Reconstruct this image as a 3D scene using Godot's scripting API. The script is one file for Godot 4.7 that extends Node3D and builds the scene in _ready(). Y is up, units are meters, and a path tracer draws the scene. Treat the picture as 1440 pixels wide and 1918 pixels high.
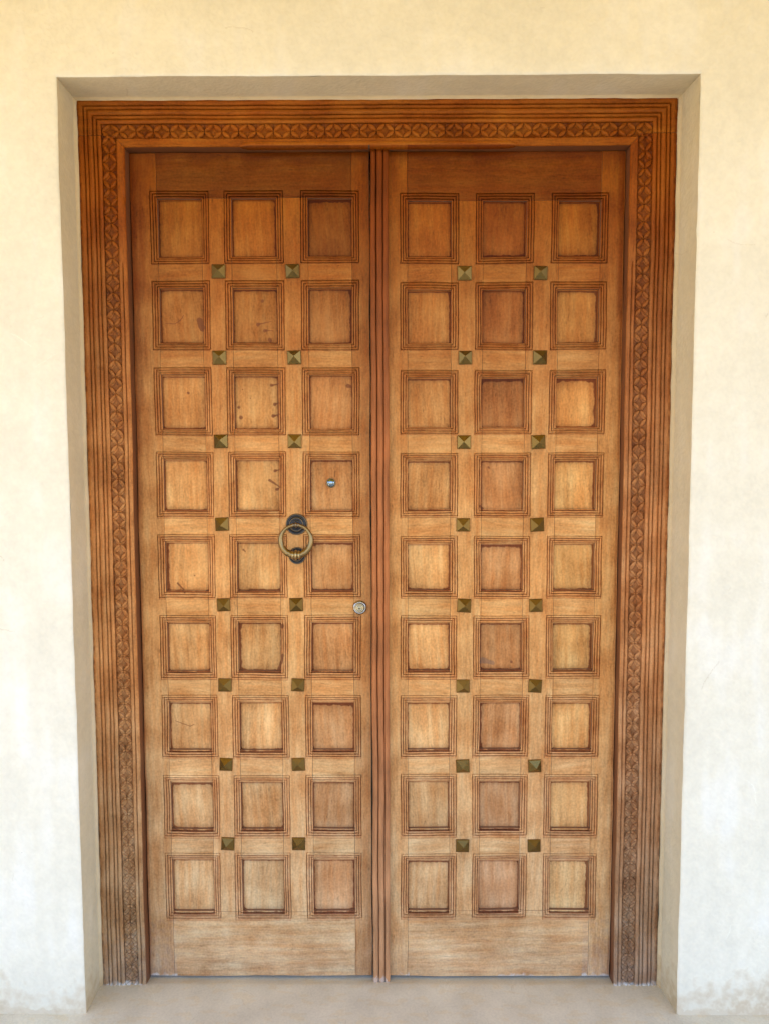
extends Node3D
# A carved double door in a plastered wall under a porch. Units are metres; the frame's front is z = 0.

const FW := 0.682          # half width of the frame's opening
const FH := 2.376          # height of the frame's opening
const OUT := 0.126         # width of the frame's moulding
const DZ := -0.036         # front of the door leaves
const REC := 0.0145         # how deep the panels lie
const WZ := 0.1157         # front of the wall
const WX := 0.8165         # half width of the opening in the wall
const WY := 2.5035         # its height
const TW := 1340
const TH := 2048
const X0 := -0.83
const XS := 1.66
const Y1 := 2.52
const YS := 2.55
const PPM := 806.0

var rng := RandomNumberGenerator.new()
var buf: PackedByteArray
var hgt: PackedByteArray
var n_fine: PackedByteArray
var n_streak: PackedByteArray
var n_mid: PackedByteArray
var n_pore: PackedByteArray
var n_fig: PackedByteArray
var n_blot: PackedByteArray
var n_edge: PackedByteArray
var to_srgb: PackedByteArray
var to_lin: PackedFloat32Array
var wood: StandardMaterial3D
var plaster: StandardMaterial3D
var brass: StandardMaterial3D
var red_wood: StandardMaterial3D
var studs := []
var edge_wood: StandardMaterial3D
var wob: FastNoiseLite
var carving := {}     # the spots of the rosettes along each length of the band

func _ready():
	rng.seed = 20240611
	set_out_carving()
	set_view()
	set_light()
	make_noises()
	make_materials()
	make_setting()
	make_wall()
	make_frame()
	make_leaf(0)
	make_leaf(1)

# ---------------------------------------------------------------- camera and light

func set_view():
	var cam := Camera3D.new()
	cam.name = "camera"
	cam.position = Vector3(0.02785, 1.53254, 2.08058)
	cam.rotation = Vector3(-0.07036, 0.00463, -0.0023)
	cam.fov = rad_to_deg(2.0 * atan(959.0 / 1400.0))
	cam.near = 0.02
	cam.far = 400.0
	add_child(cam)
	cam.current = true

func set_light():
	var we := WorldEnvironment.new()
	we.name = "world_environment"
	var env := Environment.new()
	env.background_mode = Environment.BG_SKY
	var sky := Sky.new()
	var sm := ProceduralSkyMaterial.new()
	sm.sky_top_color = Color(0.55, 0.685, 0.88)
	sm.sky_horizon_color = Color(0.96, 0.965, 0.97)
	sm.sky_curve = 0.12
	sm.ground_horizon_color = Color(0.62, 0.60, 0.55)
	sm.ground_bottom_color = Color(0.45, 0.40, 0.33)
	sky.sky_material = sm
	env.sky = sky
	env.background_energy_multiplier = 1.0
	env.tonemap_mode = Environment.TONE_MAPPER_LINEAR
	env.tonemap_exposure = 3.85
	env.sdfgi_enabled = true
	env.ssao_enabled = true
	env.ssil_enabled = true
	we.environment = env
	add_child(we)
	var sun := DirectionalLight3D.new()
	sun.name = "sun"
	sun.light_color = Color(1.0, 0.95, 0.86)
	sun.light_energy = 1.3
	sun.light_angular_distance = 0.5
	sun.shadow_enabled = true
	sun.basis = Basis.looking_at(Vector3(0.25, -0.80, 0.55).normalized(), Vector3.UP)
	add_child(sun)

# ---------------------------------------------------------------- naming

func numbered(called: String, parent: Node) -> String:
	if parent.get_node_or_null(NodePath(called)) == null:
		return called
	var k := 1
	var key := "n_" + called
	if parent.has_meta(key):
		k = int(parent.get_meta(key)) + 1
	parent.set_meta(key, k)
	return "%s_%03d" % [called, k]

func part(called: String, mesh: Mesh, mat: Material, parent: Node, sides: Material = null) -> MeshInstance3D:
	var o := MeshInstance3D.new()
	o.name = numbered(called, parent)
	o.mesh = mesh
	for i in mesh.get_surface_count():
		o.set_surface_override_material(i, mat if i == 0 else sides)
	parent.add_child(o, true)
	return o

func thing(called: String, label: String, category: String, group := "", at := Vector3.ZERO) -> Node3D:
	var o := Node3D.new()
	o.name = called
	o.position = at
	add_child(o)
	o.set_meta("label", label)
	o.set_meta("category", category)
	o.set_meta("kind", "thing")
	if group != "":
		o.set_meta("group", group)
	return o

# ---------------------------------------------------------------- noise and texture

func noise_bytes(w: int, h: int, freq: float, sd: int, oct: int, stretch: int) -> PackedByteArray:
	var n := FastNoiseLite.new()
	n.noise_type = FastNoiseLite.TYPE_SIMPLEX_SMOOTH
	n.seed = sd
	n.frequency = freq
	n.fractal_octaves = oct
	var im := n.get_seamless_image(w, h / stretch)
	im.convert(Image.FORMAT_L8)
	if stretch > 1:
		im.resize(w, h, Image.INTERPOLATE_CUBIC)
	return im.get_data()

func make_noises():
	n_fine = noise_bytes(1024, 1024, 0.36, 11, 2, 8)
	n_mid = noise_bytes(1024, 1020, 0.125, 21, 2, 10)
	n_mid.append_array(n_mid.slice(0, 4 * 1024))
	n_streak = noise_bytes(1024, 1024, 0.055, 12, 3, 16)
	n_pore = noise_bytes(1024, 1020, 0.21, 13, 2, 6)
	n_pore.append_array(n_pore.slice(0, 4 * 1024))
	n_fig = noise_bytes(1024, 1024, 0.011, 14, 3, 4)
	n_blot = noise_bytes(1024, 1024, 0.008, 15, 4, 1)
	n_edge = noise_bytes(1024, 1024, 0.045, 16, 4, 1)
	to_srgb.resize(1025)
	for i in 1025:
		to_srgb[i] = int(clampf(Color(i / 1024.0, 0, 0).linear_to_srgb().r * 255.0 + 0.5, 0, 255))
	to_lin.resize(256)
	for i in 256:
		to_lin[i] = Color(i / 255.0, 0, 0).srgb_to_linear().r
	wob = FastNoiseLite.new()
	wob.seed = 77
	wob.noise_type = FastNoiseLite.TYPE_SIMPLEX_SMOOTH
	wob.frequency = 1.0
	wob.fractal_octaves = 3

# How far the varnish has worn with height: rich orange under the lintel, bleached towards the sill.
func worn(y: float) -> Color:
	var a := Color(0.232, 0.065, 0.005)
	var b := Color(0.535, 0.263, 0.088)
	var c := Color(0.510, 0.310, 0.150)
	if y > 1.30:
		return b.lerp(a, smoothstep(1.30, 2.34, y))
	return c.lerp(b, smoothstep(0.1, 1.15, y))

# Wood of one board into the picture of grain: x0..y1 in metres.
func board(x0: float, x1: float, y0: float, y1: float, lying: bool, tone: Color, shear := 0.0, fig := 1.0, only := 0):
	var b := buf
	buf = PackedByteArray()
	var hb := hgt
	hgt = PackedByteArray()
	var pa := maxi(0, int((x0 - X0) * PPM))
	var pb := mini(TW, int((x1 - X0) * PPM) + 1)
	var qa := maxi(0, int((Y1 - y1) * PPM))
	var qb := mini(TH, int((Y1 - y0) * PPM) + 1)
	var ox := rng.randi() & 1023
	var oy := rng.randi() & 1023
	var tr := tone.r
	var tg := tone.g
	var tb := tone.b
	var rough := 1.4 if only > 0 else 1.0
	for q in range(qa, qb):
		var y := Y1 - q / PPM
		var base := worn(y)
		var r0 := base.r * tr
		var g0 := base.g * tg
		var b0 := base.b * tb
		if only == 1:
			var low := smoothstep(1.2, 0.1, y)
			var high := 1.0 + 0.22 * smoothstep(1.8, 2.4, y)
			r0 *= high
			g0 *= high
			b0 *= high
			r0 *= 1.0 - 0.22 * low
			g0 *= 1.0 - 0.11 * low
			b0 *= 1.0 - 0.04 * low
		var sh := int(q * shear)
		for p in range(pa, pb):
			if only > 0 and y > 2.37 and in_post(X0 + p / PPM, y) != (only == 1):
				continue
			var i: int
			if lying:
				i = (((p + ox) & 1023) << 10) | ((q + oy + int(p * shear)) & 1023)
			else:
				i = (((q + oy) & 1023) << 10) | ((p + ox + sh) & 1023)
			var m := ((((q >> 0) + oy) & 1023) << 10) | ((p + ox * 3) & 1023)
			var f := n_fine[i] - 128
			var s := n_streak[i] - 128
			var bl := n_blot[m] - 128
			var v := 1.0 + f * 0.0012 + (n_mid[i] - 128) * 0.0010 + s * 0.0006 + (n_edge[(((q * 3 + oy) & 1023) << 10) | ((p * 3 + ox) & 1023)] - 128) * 0.0014 + (n_fig[i] - 128) * 0.0009 * fig + bl * 0.0014 * rough
			var pore := n_pore[i]
			var h := 150 + (f >> 2) + (s >> 3)
			if pore > 184:
				v -= (pore - 184) * 0.0065
				h -= (pore - 184)
			if v < 0.2:
				v = 0.2
			var warm := 1.0 + s * 0.0010 + bl * 0.0010
			var k := (q * TW + p)
			hb[k] = clampi(h, 0, 255)
			k *= 3
			b[k] = to_srgb[clampi(int(r0 * v * 1024.0), 0, 1024)]
			b[k + 1] = to_srgb[clampi(int(g0 * v * warm * 1024.0), 0, 1024)]
			b[k + 2] = to_srgb[clampi(int(b0 * v * warm * warm * 1024.0), 0, 1024)]
	buf = b
	hgt = hb

func mul_px(b: PackedByteArray, k: int, r: float, g: float, bl: float):
	b[k] = to_srgb[clampi(int(to_lin[b[k]] * r * 1024.0), 0, 1024)]
	b[k + 1] = to_srgb[clampi(int(to_lin[b[k + 1]] * g * 1024.0), 0, 1024)]
	b[k + 2] = to_srgb[clampi(int(to_lin[b[k + 2]] * bl * 1024.0), 0, 1024)]

# Old varnish on mouldings and panel rims, with groove and recess shade painted in.
func varnish_and_shade(o: Rect2, wd: Array, amount: float):
	var b := buf
	buf = PackedByteArray()
	var x0 := o.position.x
	var x1 := o.end.x
	var y0 := o.position.y
	var y1 := o.end.y
	var pa := int((x0 - 0.021 - X0) * PPM)
	var pb := int((x1 + 0.021 - X0) * PPM)
	var qa := int((Y1 - y1 - 0.021) * PPM)
	var qb := int((Y1 - y0 + 0.021) * PPM)
	var ox := rng.randi() & 1023
	var wl: float = wd[0]
	var wr: float = wd[1]
	var wb: float = wd[2]
	var wt: float = wd[3]
	for q in range(qa, qb):
		var y := Y1 - q / PPM
		var worn_off := 1.0 - 0.30 * smoothstep(1.0, 0.1, y)
		for p in range(pa, pb):
			var x := X0 + p / PPM
			var dx := maxf(x0 - x, x - x1)
			var dy := maxf(y0 - y, y - y1)
			var d := maxf(dx, dy)
			var e := (n_edge[((q & 1023) << 10) | ((p + ox) & 1023)] - 128) / 128.0
			var k := (q * TW + p) * 3
			if d > 0.0:
				var t := 0.0
				var g1 := absf(d - 0.0056)
				var g2 := absf(d - 0.0124)
				var g3 := absf(d - 0.0194)
				var gm := minf(g1, minf(g2, g3))
				if gm < 0.0014:
					t += (1.0 - gm / 0.0014) * clampf(0.80 + e * 0.4, 0.3, 0.95) * worn_off
				elif d > 0.0194:
					continue
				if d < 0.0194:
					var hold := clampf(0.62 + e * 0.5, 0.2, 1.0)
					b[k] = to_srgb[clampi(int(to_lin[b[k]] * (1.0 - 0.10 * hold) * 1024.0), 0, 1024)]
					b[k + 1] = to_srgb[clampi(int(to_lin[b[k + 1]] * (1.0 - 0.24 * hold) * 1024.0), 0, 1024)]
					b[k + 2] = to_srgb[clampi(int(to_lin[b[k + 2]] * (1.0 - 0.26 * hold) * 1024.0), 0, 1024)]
				b[k] = to_srgb[clampi(int(to_lin[b[k]] * (1.0 - 0.80 * t) * 1024.0), 0, 1024)]
				b[k + 1] = to_srgb[clampi(int(to_lin[b[k + 1]] * (1.0 - 0.95 * t) * 1024.0), 0, 1024)]
				b[k + 2] = to_srgb[clampi(int(to_lin[b[k + 2]] * (1.0 - 1.0 * t) * 1024.0), 0, 1024)]
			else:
				# distances from the four sides, each lessened by the width of its dark rim
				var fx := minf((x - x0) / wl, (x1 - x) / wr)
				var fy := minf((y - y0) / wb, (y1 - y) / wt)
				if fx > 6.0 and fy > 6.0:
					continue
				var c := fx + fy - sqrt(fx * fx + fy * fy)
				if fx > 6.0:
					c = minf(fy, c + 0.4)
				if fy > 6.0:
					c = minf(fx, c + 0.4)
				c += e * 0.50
				var t2 := clampf((1.25 - c) * 3.2, 0.0, 1.0) * amount + clampf((4.0 - c) * 0.36, 0.0, 1.0) * 0.30 * amount  # the soft second term paints the recess shade round the stain
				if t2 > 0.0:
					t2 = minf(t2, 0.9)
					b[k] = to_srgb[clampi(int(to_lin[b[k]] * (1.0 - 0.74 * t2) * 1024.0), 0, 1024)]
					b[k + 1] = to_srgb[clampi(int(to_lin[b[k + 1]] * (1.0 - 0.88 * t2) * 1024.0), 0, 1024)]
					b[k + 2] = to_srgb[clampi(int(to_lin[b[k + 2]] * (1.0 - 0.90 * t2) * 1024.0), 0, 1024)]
	buf = b

# A run or spot of spilt varnish from (x, y) to (x, y), and its half widths.
func spill(a: Array, col: Color, strength: float):
	var p0 := Vector2(a[0], a[1])
	var p1 := Vector2(a[2], a[3])
	var m := maxf(a[4], a[5]) + 0.002
	var lo := Vector2(minf(p0.x, p1.x) - m, minf(p0.y, p1.y) - m)
	var hi := Vector2(maxf(p0.x, p1.x) + m, maxf(p0.y, p1.y) + m)
	var v := p1 - p0
	var vv := maxf(v.length_squared(), 1e-9)
	for q in range(int((Y1 - hi.y) * PPM), int((Y1 - lo.y) * PPM) + 1):
		for p in range(int((lo.x - X0) * PPM), int((hi.x - X0) * PPM) + 1):
			var at := Vector2(X0 + p / PPM, Y1 - q / PPM)
			var t := clampf((at - p0).dot(v) / vv, 0.0, 1.0)
			var w := lerpf(a[4], a[5], t)
			var e := (n_edge[((q & 1023) << 10) | (p & 1023)] - 128) / 128.0
			var d := (at - p0 - v * t).length() - w * (1.0 + 0.35 * e)
			var s := clampf(0.5 - d / 0.0014, 0.0, 1.0) * strength
			if s > 0.0:
				var k := (q * TW + p) * 3
				buf[k] = to_srgb[int(lerpf(to_lin[buf[k]], col.r, s) * 1024.0)]
				buf[k + 1] = to_srgb[int(lerpf(to_lin[buf[k + 1]], col.g, s) * 1024.0)]
				buf[k + 2] = to_srgb[int(lerpf(to_lin[buf[k + 2]], col.b, s) * 1024.0)]

func jit(c: Color, a: float) -> Color:
	var v := 1.0 + rng.randf_range(-a, a)
	var h := rng.randf_range(-a, a) * 0.45
	return Color(c.r * v, c.g * v * (1.0 + h), c.b * v * (1.0 + 1.8 * h))

# ---------------------------------------------------------------- the door's measures

func fit(v: Vector2) -> Vector2:
	return Vector2(0.02785 + (v.x - 0.02785) * 0.99343, 1.53254 + (v.y - 1.53254) * 0.99343)

func columns(leaf: int) -> Array:
	var c := [[-0.632, -0.468], [-0.4257, -0.2607], [-0.2137, -0.0513]] if leaf == 0 else [[0.0637, 0.2267], [0.2735, 0.4347], [0.4833, 0.6403]]
	var r := []
	for e in c:
		r.append(Vector2(fit(Vector2(e[0], 0)).x + 0.0203, fit(Vector2(e[1], 0)).x - 0.0203))
	return r

func rows(leaf: int) -> Array:
	var tops := [2.2778, 2.0331, 1.7923, 1.5551, 1.3187, 1.0848, 0.8489, 0.6093, 0.3733] if leaf == 0 else [2.269, 2.0265, 1.7829, 1.5504, 1.3128, 1.0823, 0.8483, 0.6123, 0.371]
	var lows := [2.080, 1.8414, 1.6019, 1.3693, 1.1362, 0.8995, 0.6639, 0.4247, 0.1719] if leaf == 0 else [2.0776, 1.8393, 1.6047, 1.3695, 1.1367, 0.902, 0.6652, 0.4264, 0.1756]
	var r := []
	for i in 9:
		r.append(Vector2(fit(Vector2(0, lows[i])).y + 0.0203, fit(Vector2(0, tops[i])).y - 0.0203))
	return r

func edges(leaf: int) -> Vector2:
	return Vector2(-0.680, -0.0216) if leaf == 0 else Vector2(-0.0165, 0.680)

const FOOT := 0.003
const HEAD := 2.374

func make_materials():
	buf.resize(TW * TH * 3)
	hgt.resize(TW * TH)
	buf.fill(70)
	hgt.fill(150)
	# frame boards
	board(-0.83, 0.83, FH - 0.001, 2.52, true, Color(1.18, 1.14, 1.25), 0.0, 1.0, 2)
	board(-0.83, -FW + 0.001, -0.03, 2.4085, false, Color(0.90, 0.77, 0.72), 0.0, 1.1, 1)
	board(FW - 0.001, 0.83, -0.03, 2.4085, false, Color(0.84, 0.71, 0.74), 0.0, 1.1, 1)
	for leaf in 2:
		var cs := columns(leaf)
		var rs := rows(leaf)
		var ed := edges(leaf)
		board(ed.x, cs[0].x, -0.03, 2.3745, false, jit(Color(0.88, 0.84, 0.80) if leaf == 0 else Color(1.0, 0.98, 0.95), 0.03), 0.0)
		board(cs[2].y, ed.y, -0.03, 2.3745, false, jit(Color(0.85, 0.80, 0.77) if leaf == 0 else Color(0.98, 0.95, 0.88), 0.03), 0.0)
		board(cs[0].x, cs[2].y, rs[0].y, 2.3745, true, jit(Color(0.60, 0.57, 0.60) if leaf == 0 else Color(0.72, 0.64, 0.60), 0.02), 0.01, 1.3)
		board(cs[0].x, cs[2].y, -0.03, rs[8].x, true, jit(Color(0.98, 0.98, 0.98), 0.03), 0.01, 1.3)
		for c in 2:
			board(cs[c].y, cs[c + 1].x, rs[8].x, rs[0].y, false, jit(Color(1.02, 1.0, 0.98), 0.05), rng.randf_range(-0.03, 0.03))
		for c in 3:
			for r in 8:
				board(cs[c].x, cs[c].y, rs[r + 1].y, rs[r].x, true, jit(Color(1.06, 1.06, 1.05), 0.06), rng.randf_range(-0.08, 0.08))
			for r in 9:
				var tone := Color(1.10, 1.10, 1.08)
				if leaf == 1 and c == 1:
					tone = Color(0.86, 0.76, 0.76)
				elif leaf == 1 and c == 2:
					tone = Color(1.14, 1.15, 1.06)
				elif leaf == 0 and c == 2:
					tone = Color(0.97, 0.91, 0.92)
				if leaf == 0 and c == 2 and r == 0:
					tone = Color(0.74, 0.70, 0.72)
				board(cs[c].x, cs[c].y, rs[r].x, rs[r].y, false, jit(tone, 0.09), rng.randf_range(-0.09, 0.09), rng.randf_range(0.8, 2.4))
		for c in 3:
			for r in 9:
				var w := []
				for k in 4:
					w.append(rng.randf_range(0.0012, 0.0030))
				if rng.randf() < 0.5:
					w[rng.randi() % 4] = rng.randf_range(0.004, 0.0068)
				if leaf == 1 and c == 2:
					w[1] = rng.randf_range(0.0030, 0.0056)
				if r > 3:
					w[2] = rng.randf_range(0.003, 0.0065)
				varnish_and_shade(Rect2(cs[c].x, rs[r].x, cs[c].y - cs[c].x, rs[r].y - rs[r].x), w, rng.randf_range(0.78, 0.97))
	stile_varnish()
	spills()
	frame_dirt_and_shade()
	carving_dirt_and_shade()
	board_feet()
	var im := Image.create_from_data(TW, TH, false, Image.FORMAT_RGB8, buf)
	var hm := Image.create_from_data(TW, TH, false, Image.FORMAT_L8, hgt)
	wood = StandardMaterial3D.new()
	wood.albedo_texture = ImageTexture.create_from_image(im)
	wood.roughness = 0.46
	wood.metallic_specular = 0.22
	wood.heightmap_enabled = true
	wood.heightmap_texture = ImageTexture.create_from_image(hm)
	wood.heightmap_scale = 0.06
	red_wood = StandardMaterial3D.new()
	red_wood.albedo_color = Color(0.165, 0.060, 0.024).linear_to_srgb()
	red_wood.roughness = 0.42
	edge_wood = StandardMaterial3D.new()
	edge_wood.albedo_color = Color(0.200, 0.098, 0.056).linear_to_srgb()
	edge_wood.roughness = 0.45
	brass = StandardMaterial3D.new()
	brass.albedo_color = Color(0.200, 0.138, 0.052).linear_to_srgb()
	brass.metallic = 0.85
	brass.roughness = 0.36

func spills():
	var dark := Color(0.17, 0.055, 0.022)
	var a := [[-0.3215, 1.9794, -0.3215, 1.9786, 0.004, 0.004], [-0.3356, 1.9137, -0.332, 1.915, 0.0049, 0.0035], [-0.3342, 1.9142, -0.2978, 1.9222, 0.0018, 0.0009], [-0.3161, 1.8969, -0.3126, 1.8969, 0.0044, 0.0035], [-0.3148, 1.8969, -0.292, 1.8968, 0.0018, 0.0009], [-0.302, 1.8705, -0.3016, 1.8697, 0.0058, 0.0058], [-0.5351, 1.7249, -0.5347, 1.7245, 0.004, 0.004]]
	a += [[-0.2992, 1.7452, -0.2957, 1.7452, 0.0049, 0.0035], [-0.2984, 1.7452, -0.2785, 1.7486, 0.0018, 0.0022], [-0.2898, 1.6924, -0.288, 1.6929, 0.0053, 0.004], [-0.2898, 1.6924, -0.2774, 1.695, 0.0018, 0.0022], [-0.295, 1.6596, -0.2928, 1.6601, 0.0049, 0.004], [-0.295, 1.6596, -0.2778, 1.6635, 0.0018, 0.0022], [-0.3926, 1.6839, -0.3922, 1.6839, 0.0044, 0.0044]]
	a += [[-0.3873, 1.6555, -0.3864, 1.6546, 0.0044, 0.0044], [-0.2926, 1.5047, -0.2908, 1.5051, 0.0044, 0.004], [-0.2921, 1.5047, -0.2779, 1.5082, 0.0013, 0.0018], [-0.308, 1.4782, -0.2794, 1.459, 0.0031, 0.0018], [-0.2884, 1.4524, -0.2857, 1.4533, 0.004, 0.004], [-0.2875, 1.4524, -0.2776, 1.4577, 0.0018, 0.0022], [-0.4995, 1.9242, -0.4898, 1.9047, 0.008, 0.0098]]
	a += [[-0.5946, 1.9184, -0.5683, 1.9166, 0.0009, 0.0009], [-0.5683, 1.9166, -0.5528, 1.9265, 0.0009, 0.0013], [-0.5528, 1.9265, -0.5433, 1.9402, 0.0013, 0.0009], [-0.3808, 1.7341, -0.3808, 1.7337, 0.0018, 0.0018], [-0.3592, 1.7092, -0.3592, 1.7092, 0.0013, 0.0013], [-0.0838, 1.7433, -0.0772, 1.742, 0.0053, 0.004]]
	a += [[-0.528, 1.2054, -0.5275, 1.2054, 0.0022, 0.0022], [-0.5769, 1.1829, -0.5532, 1.1571, 0.0027, 0.0013], [-0.2744, 0.9777, -0.2801, 0.9525, 0.0031, 0.004], [-0.2801, 0.9525, -0.2894, 0.9305, 0.004, 0.0044], [-0.2752, 1.0622, -0.2762, 1.0577, 0.0044, 0.0044], [-0.4857, 1.0657, -0.484, 1.0648, 0.0035, 0.0035]]
	a += [[-0.3857, 1.2795, -0.3799, 1.2741, 0.0027, 0.0013], [-0.5933, 0.7798, -0.5496, 0.7635, 0.0009, 0.0009], [-0.5496, 0.7635, -0.5377, 0.7691, 0.0009, 0.0009], [0.314, 1.5144, 0.3154, 1.5113, 0.0022, 0.0022], [0.2905, 1.4037, 0.2972, 1.3961, 0.0031, 0.0031], [0.3849, 0.9537, 0.3853, 0.9518, 0.004, 0.004]]
	for s in a:
		spill(s, dark, 0.82)
	spill([0.3002, 0.9574, 0.3295, 0.9496, 0.0089, 0.0053], Color(0.16, 0.10, 0.075), 0.55)

# The outer edges of the leaves, in the lee of the jambs, still hold their red varnish.
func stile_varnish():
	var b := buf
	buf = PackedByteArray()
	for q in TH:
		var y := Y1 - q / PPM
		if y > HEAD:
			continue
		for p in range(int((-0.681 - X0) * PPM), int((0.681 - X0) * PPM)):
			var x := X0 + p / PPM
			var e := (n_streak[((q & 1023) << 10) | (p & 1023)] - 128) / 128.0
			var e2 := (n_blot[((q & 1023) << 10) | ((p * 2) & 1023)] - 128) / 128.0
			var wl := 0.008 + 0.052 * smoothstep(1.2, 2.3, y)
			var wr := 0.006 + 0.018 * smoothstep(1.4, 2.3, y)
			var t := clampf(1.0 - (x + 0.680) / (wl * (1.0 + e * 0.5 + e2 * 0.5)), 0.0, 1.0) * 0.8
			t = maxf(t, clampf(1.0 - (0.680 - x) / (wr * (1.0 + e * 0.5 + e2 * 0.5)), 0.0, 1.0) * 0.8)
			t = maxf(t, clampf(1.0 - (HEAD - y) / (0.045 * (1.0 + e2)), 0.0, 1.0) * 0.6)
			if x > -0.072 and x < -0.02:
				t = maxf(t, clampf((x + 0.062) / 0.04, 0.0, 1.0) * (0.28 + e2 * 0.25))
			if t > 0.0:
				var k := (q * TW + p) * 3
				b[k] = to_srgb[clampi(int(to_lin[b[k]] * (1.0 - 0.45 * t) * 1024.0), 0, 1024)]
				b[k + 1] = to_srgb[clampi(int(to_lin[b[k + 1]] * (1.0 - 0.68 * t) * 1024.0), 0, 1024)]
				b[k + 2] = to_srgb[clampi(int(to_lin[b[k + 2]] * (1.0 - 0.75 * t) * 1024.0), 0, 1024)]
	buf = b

# Dirt in the grooves of the frame and on the ground of its carved band, their shade painted in too.
func frame_dirt_and_shade():
	var b := buf
	buf = PackedByteArray()
	for q in TH:
		var y := Y1 - q / PPM
		for p in TW:
			var x := X0 + p / PPM
			var d := maxf(absf(x) - FW, y - FH)
			if d < 0.0:
				continue
			var t := 0.0
			var e := (n_edge[((q & 1023) << 10) | (p & 1023)] - 128) / 128.0
			for g in [0.0732, 0.083, 0.098, 0.108, 0.0225, 0.0608]:
				var w := absf(d - g)
				if w < 0.0016:
					t = maxf(t, (1.0 - w / 0.0016) * (0.42 + e * 0.4))
			if y < 2.06 and absf(d - 0.012) < 0.0018:
				t = maxf(t, (1.0 - absf(d - 0.012) / 0.0018) * 0.6)
			if d > 0.0225 and d < 0.0608:
				t = maxf(t, 0.06)
			if d > 0.120:
				t = maxf(t, 0.25 + e * 0.5)
			if t > 0.0:
				t = minf(t, 0.88)
				var k := (q * TW + p) * 3
				b[k] = to_srgb[clampi(int(to_lin[b[k]] * (1.0 - 0.82 * t) * 1024.0), 0, 1024)]
				b[k + 1] = to_srgb[clampi(int(to_lin[b[k + 1]] * (1.0 - 0.93 * t) * 1024.0), 0, 1024)]
				b[k + 2] = to_srgb[clampi(int(to_lin[b[k + 2]] * (1.0 - 0.97 * t) * 1024.0), 0, 1024)]
	buf = b

# Lime wash brushed on the feet of the boards, with a ragged upper edge, and grey water marks above it.
func board_feet():
	var b := buf
	buf = PackedByteArray()
	for q in range(int((Y1 - 0.30) * PPM), TH):
		var y := Y1 - q / PPM
		for p in TW:
			var x := X0 + p / PPM
			var e := (n_edge[((q & 1023) << 10) | (p & 1023)] - 128) / 128.0
			var st := (n_fine[((q & 1023) << 10) | ((p * 2 + 300) & 1023)] - 128) / 128.0
			var lo := 0.0
			var ax := absf(x)
			var top := 0.012
			if ax > FW:
				top = 0.026 + 0.004 * sin(x * 57.0)
			elif x < -0.60:
				top = 0.026
			elif x > 0.60:
				top = 0.026
			elif x > 0.03 and x < 0.09:
				top = 0.034 * smoothstep(0.03, 0.085, x)
			elif x > 0.28 and x < 0.52:
				top = 0.011 + 0.014 * maxf(0.0, sin((x - 0.28) * 13.0))
			else:
				top = 0.012 + 0.003 * sin(x * 23.0)
			var hh := top + e * 0.013 + st * 0.004
			lo = clampf((hh * 0.75 - y) / 0.013, 0.0, 1.0) * 0.72
			var k := (q * TW + p) * 3
			var grey := clampf((0.20 - y) * 3.2 + e * 0.35 + st * 0.15, 0.0, 1.0) * (0.50 if ax > 0.60 else 0.16)
			var lum := (to_lin[b[k]] + to_lin[b[k + 1]] + to_lin[b[k + 2]]) * 0.33
			var c := [lum * 0.98, lum * 0.86, lum * 0.80]
			var w := [0.66, 0.65, 0.62]
			for j in 3:
				var v := lerpf(to_lin[b[k + j]], c[j], grey)
				b[k + j] = to_srgb[clampi(int(lerpf(v, w[j], lo) * 1024.0), 0, 1024)]
	buf = b

# ---------------------------------------------------------------- relief boards

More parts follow.
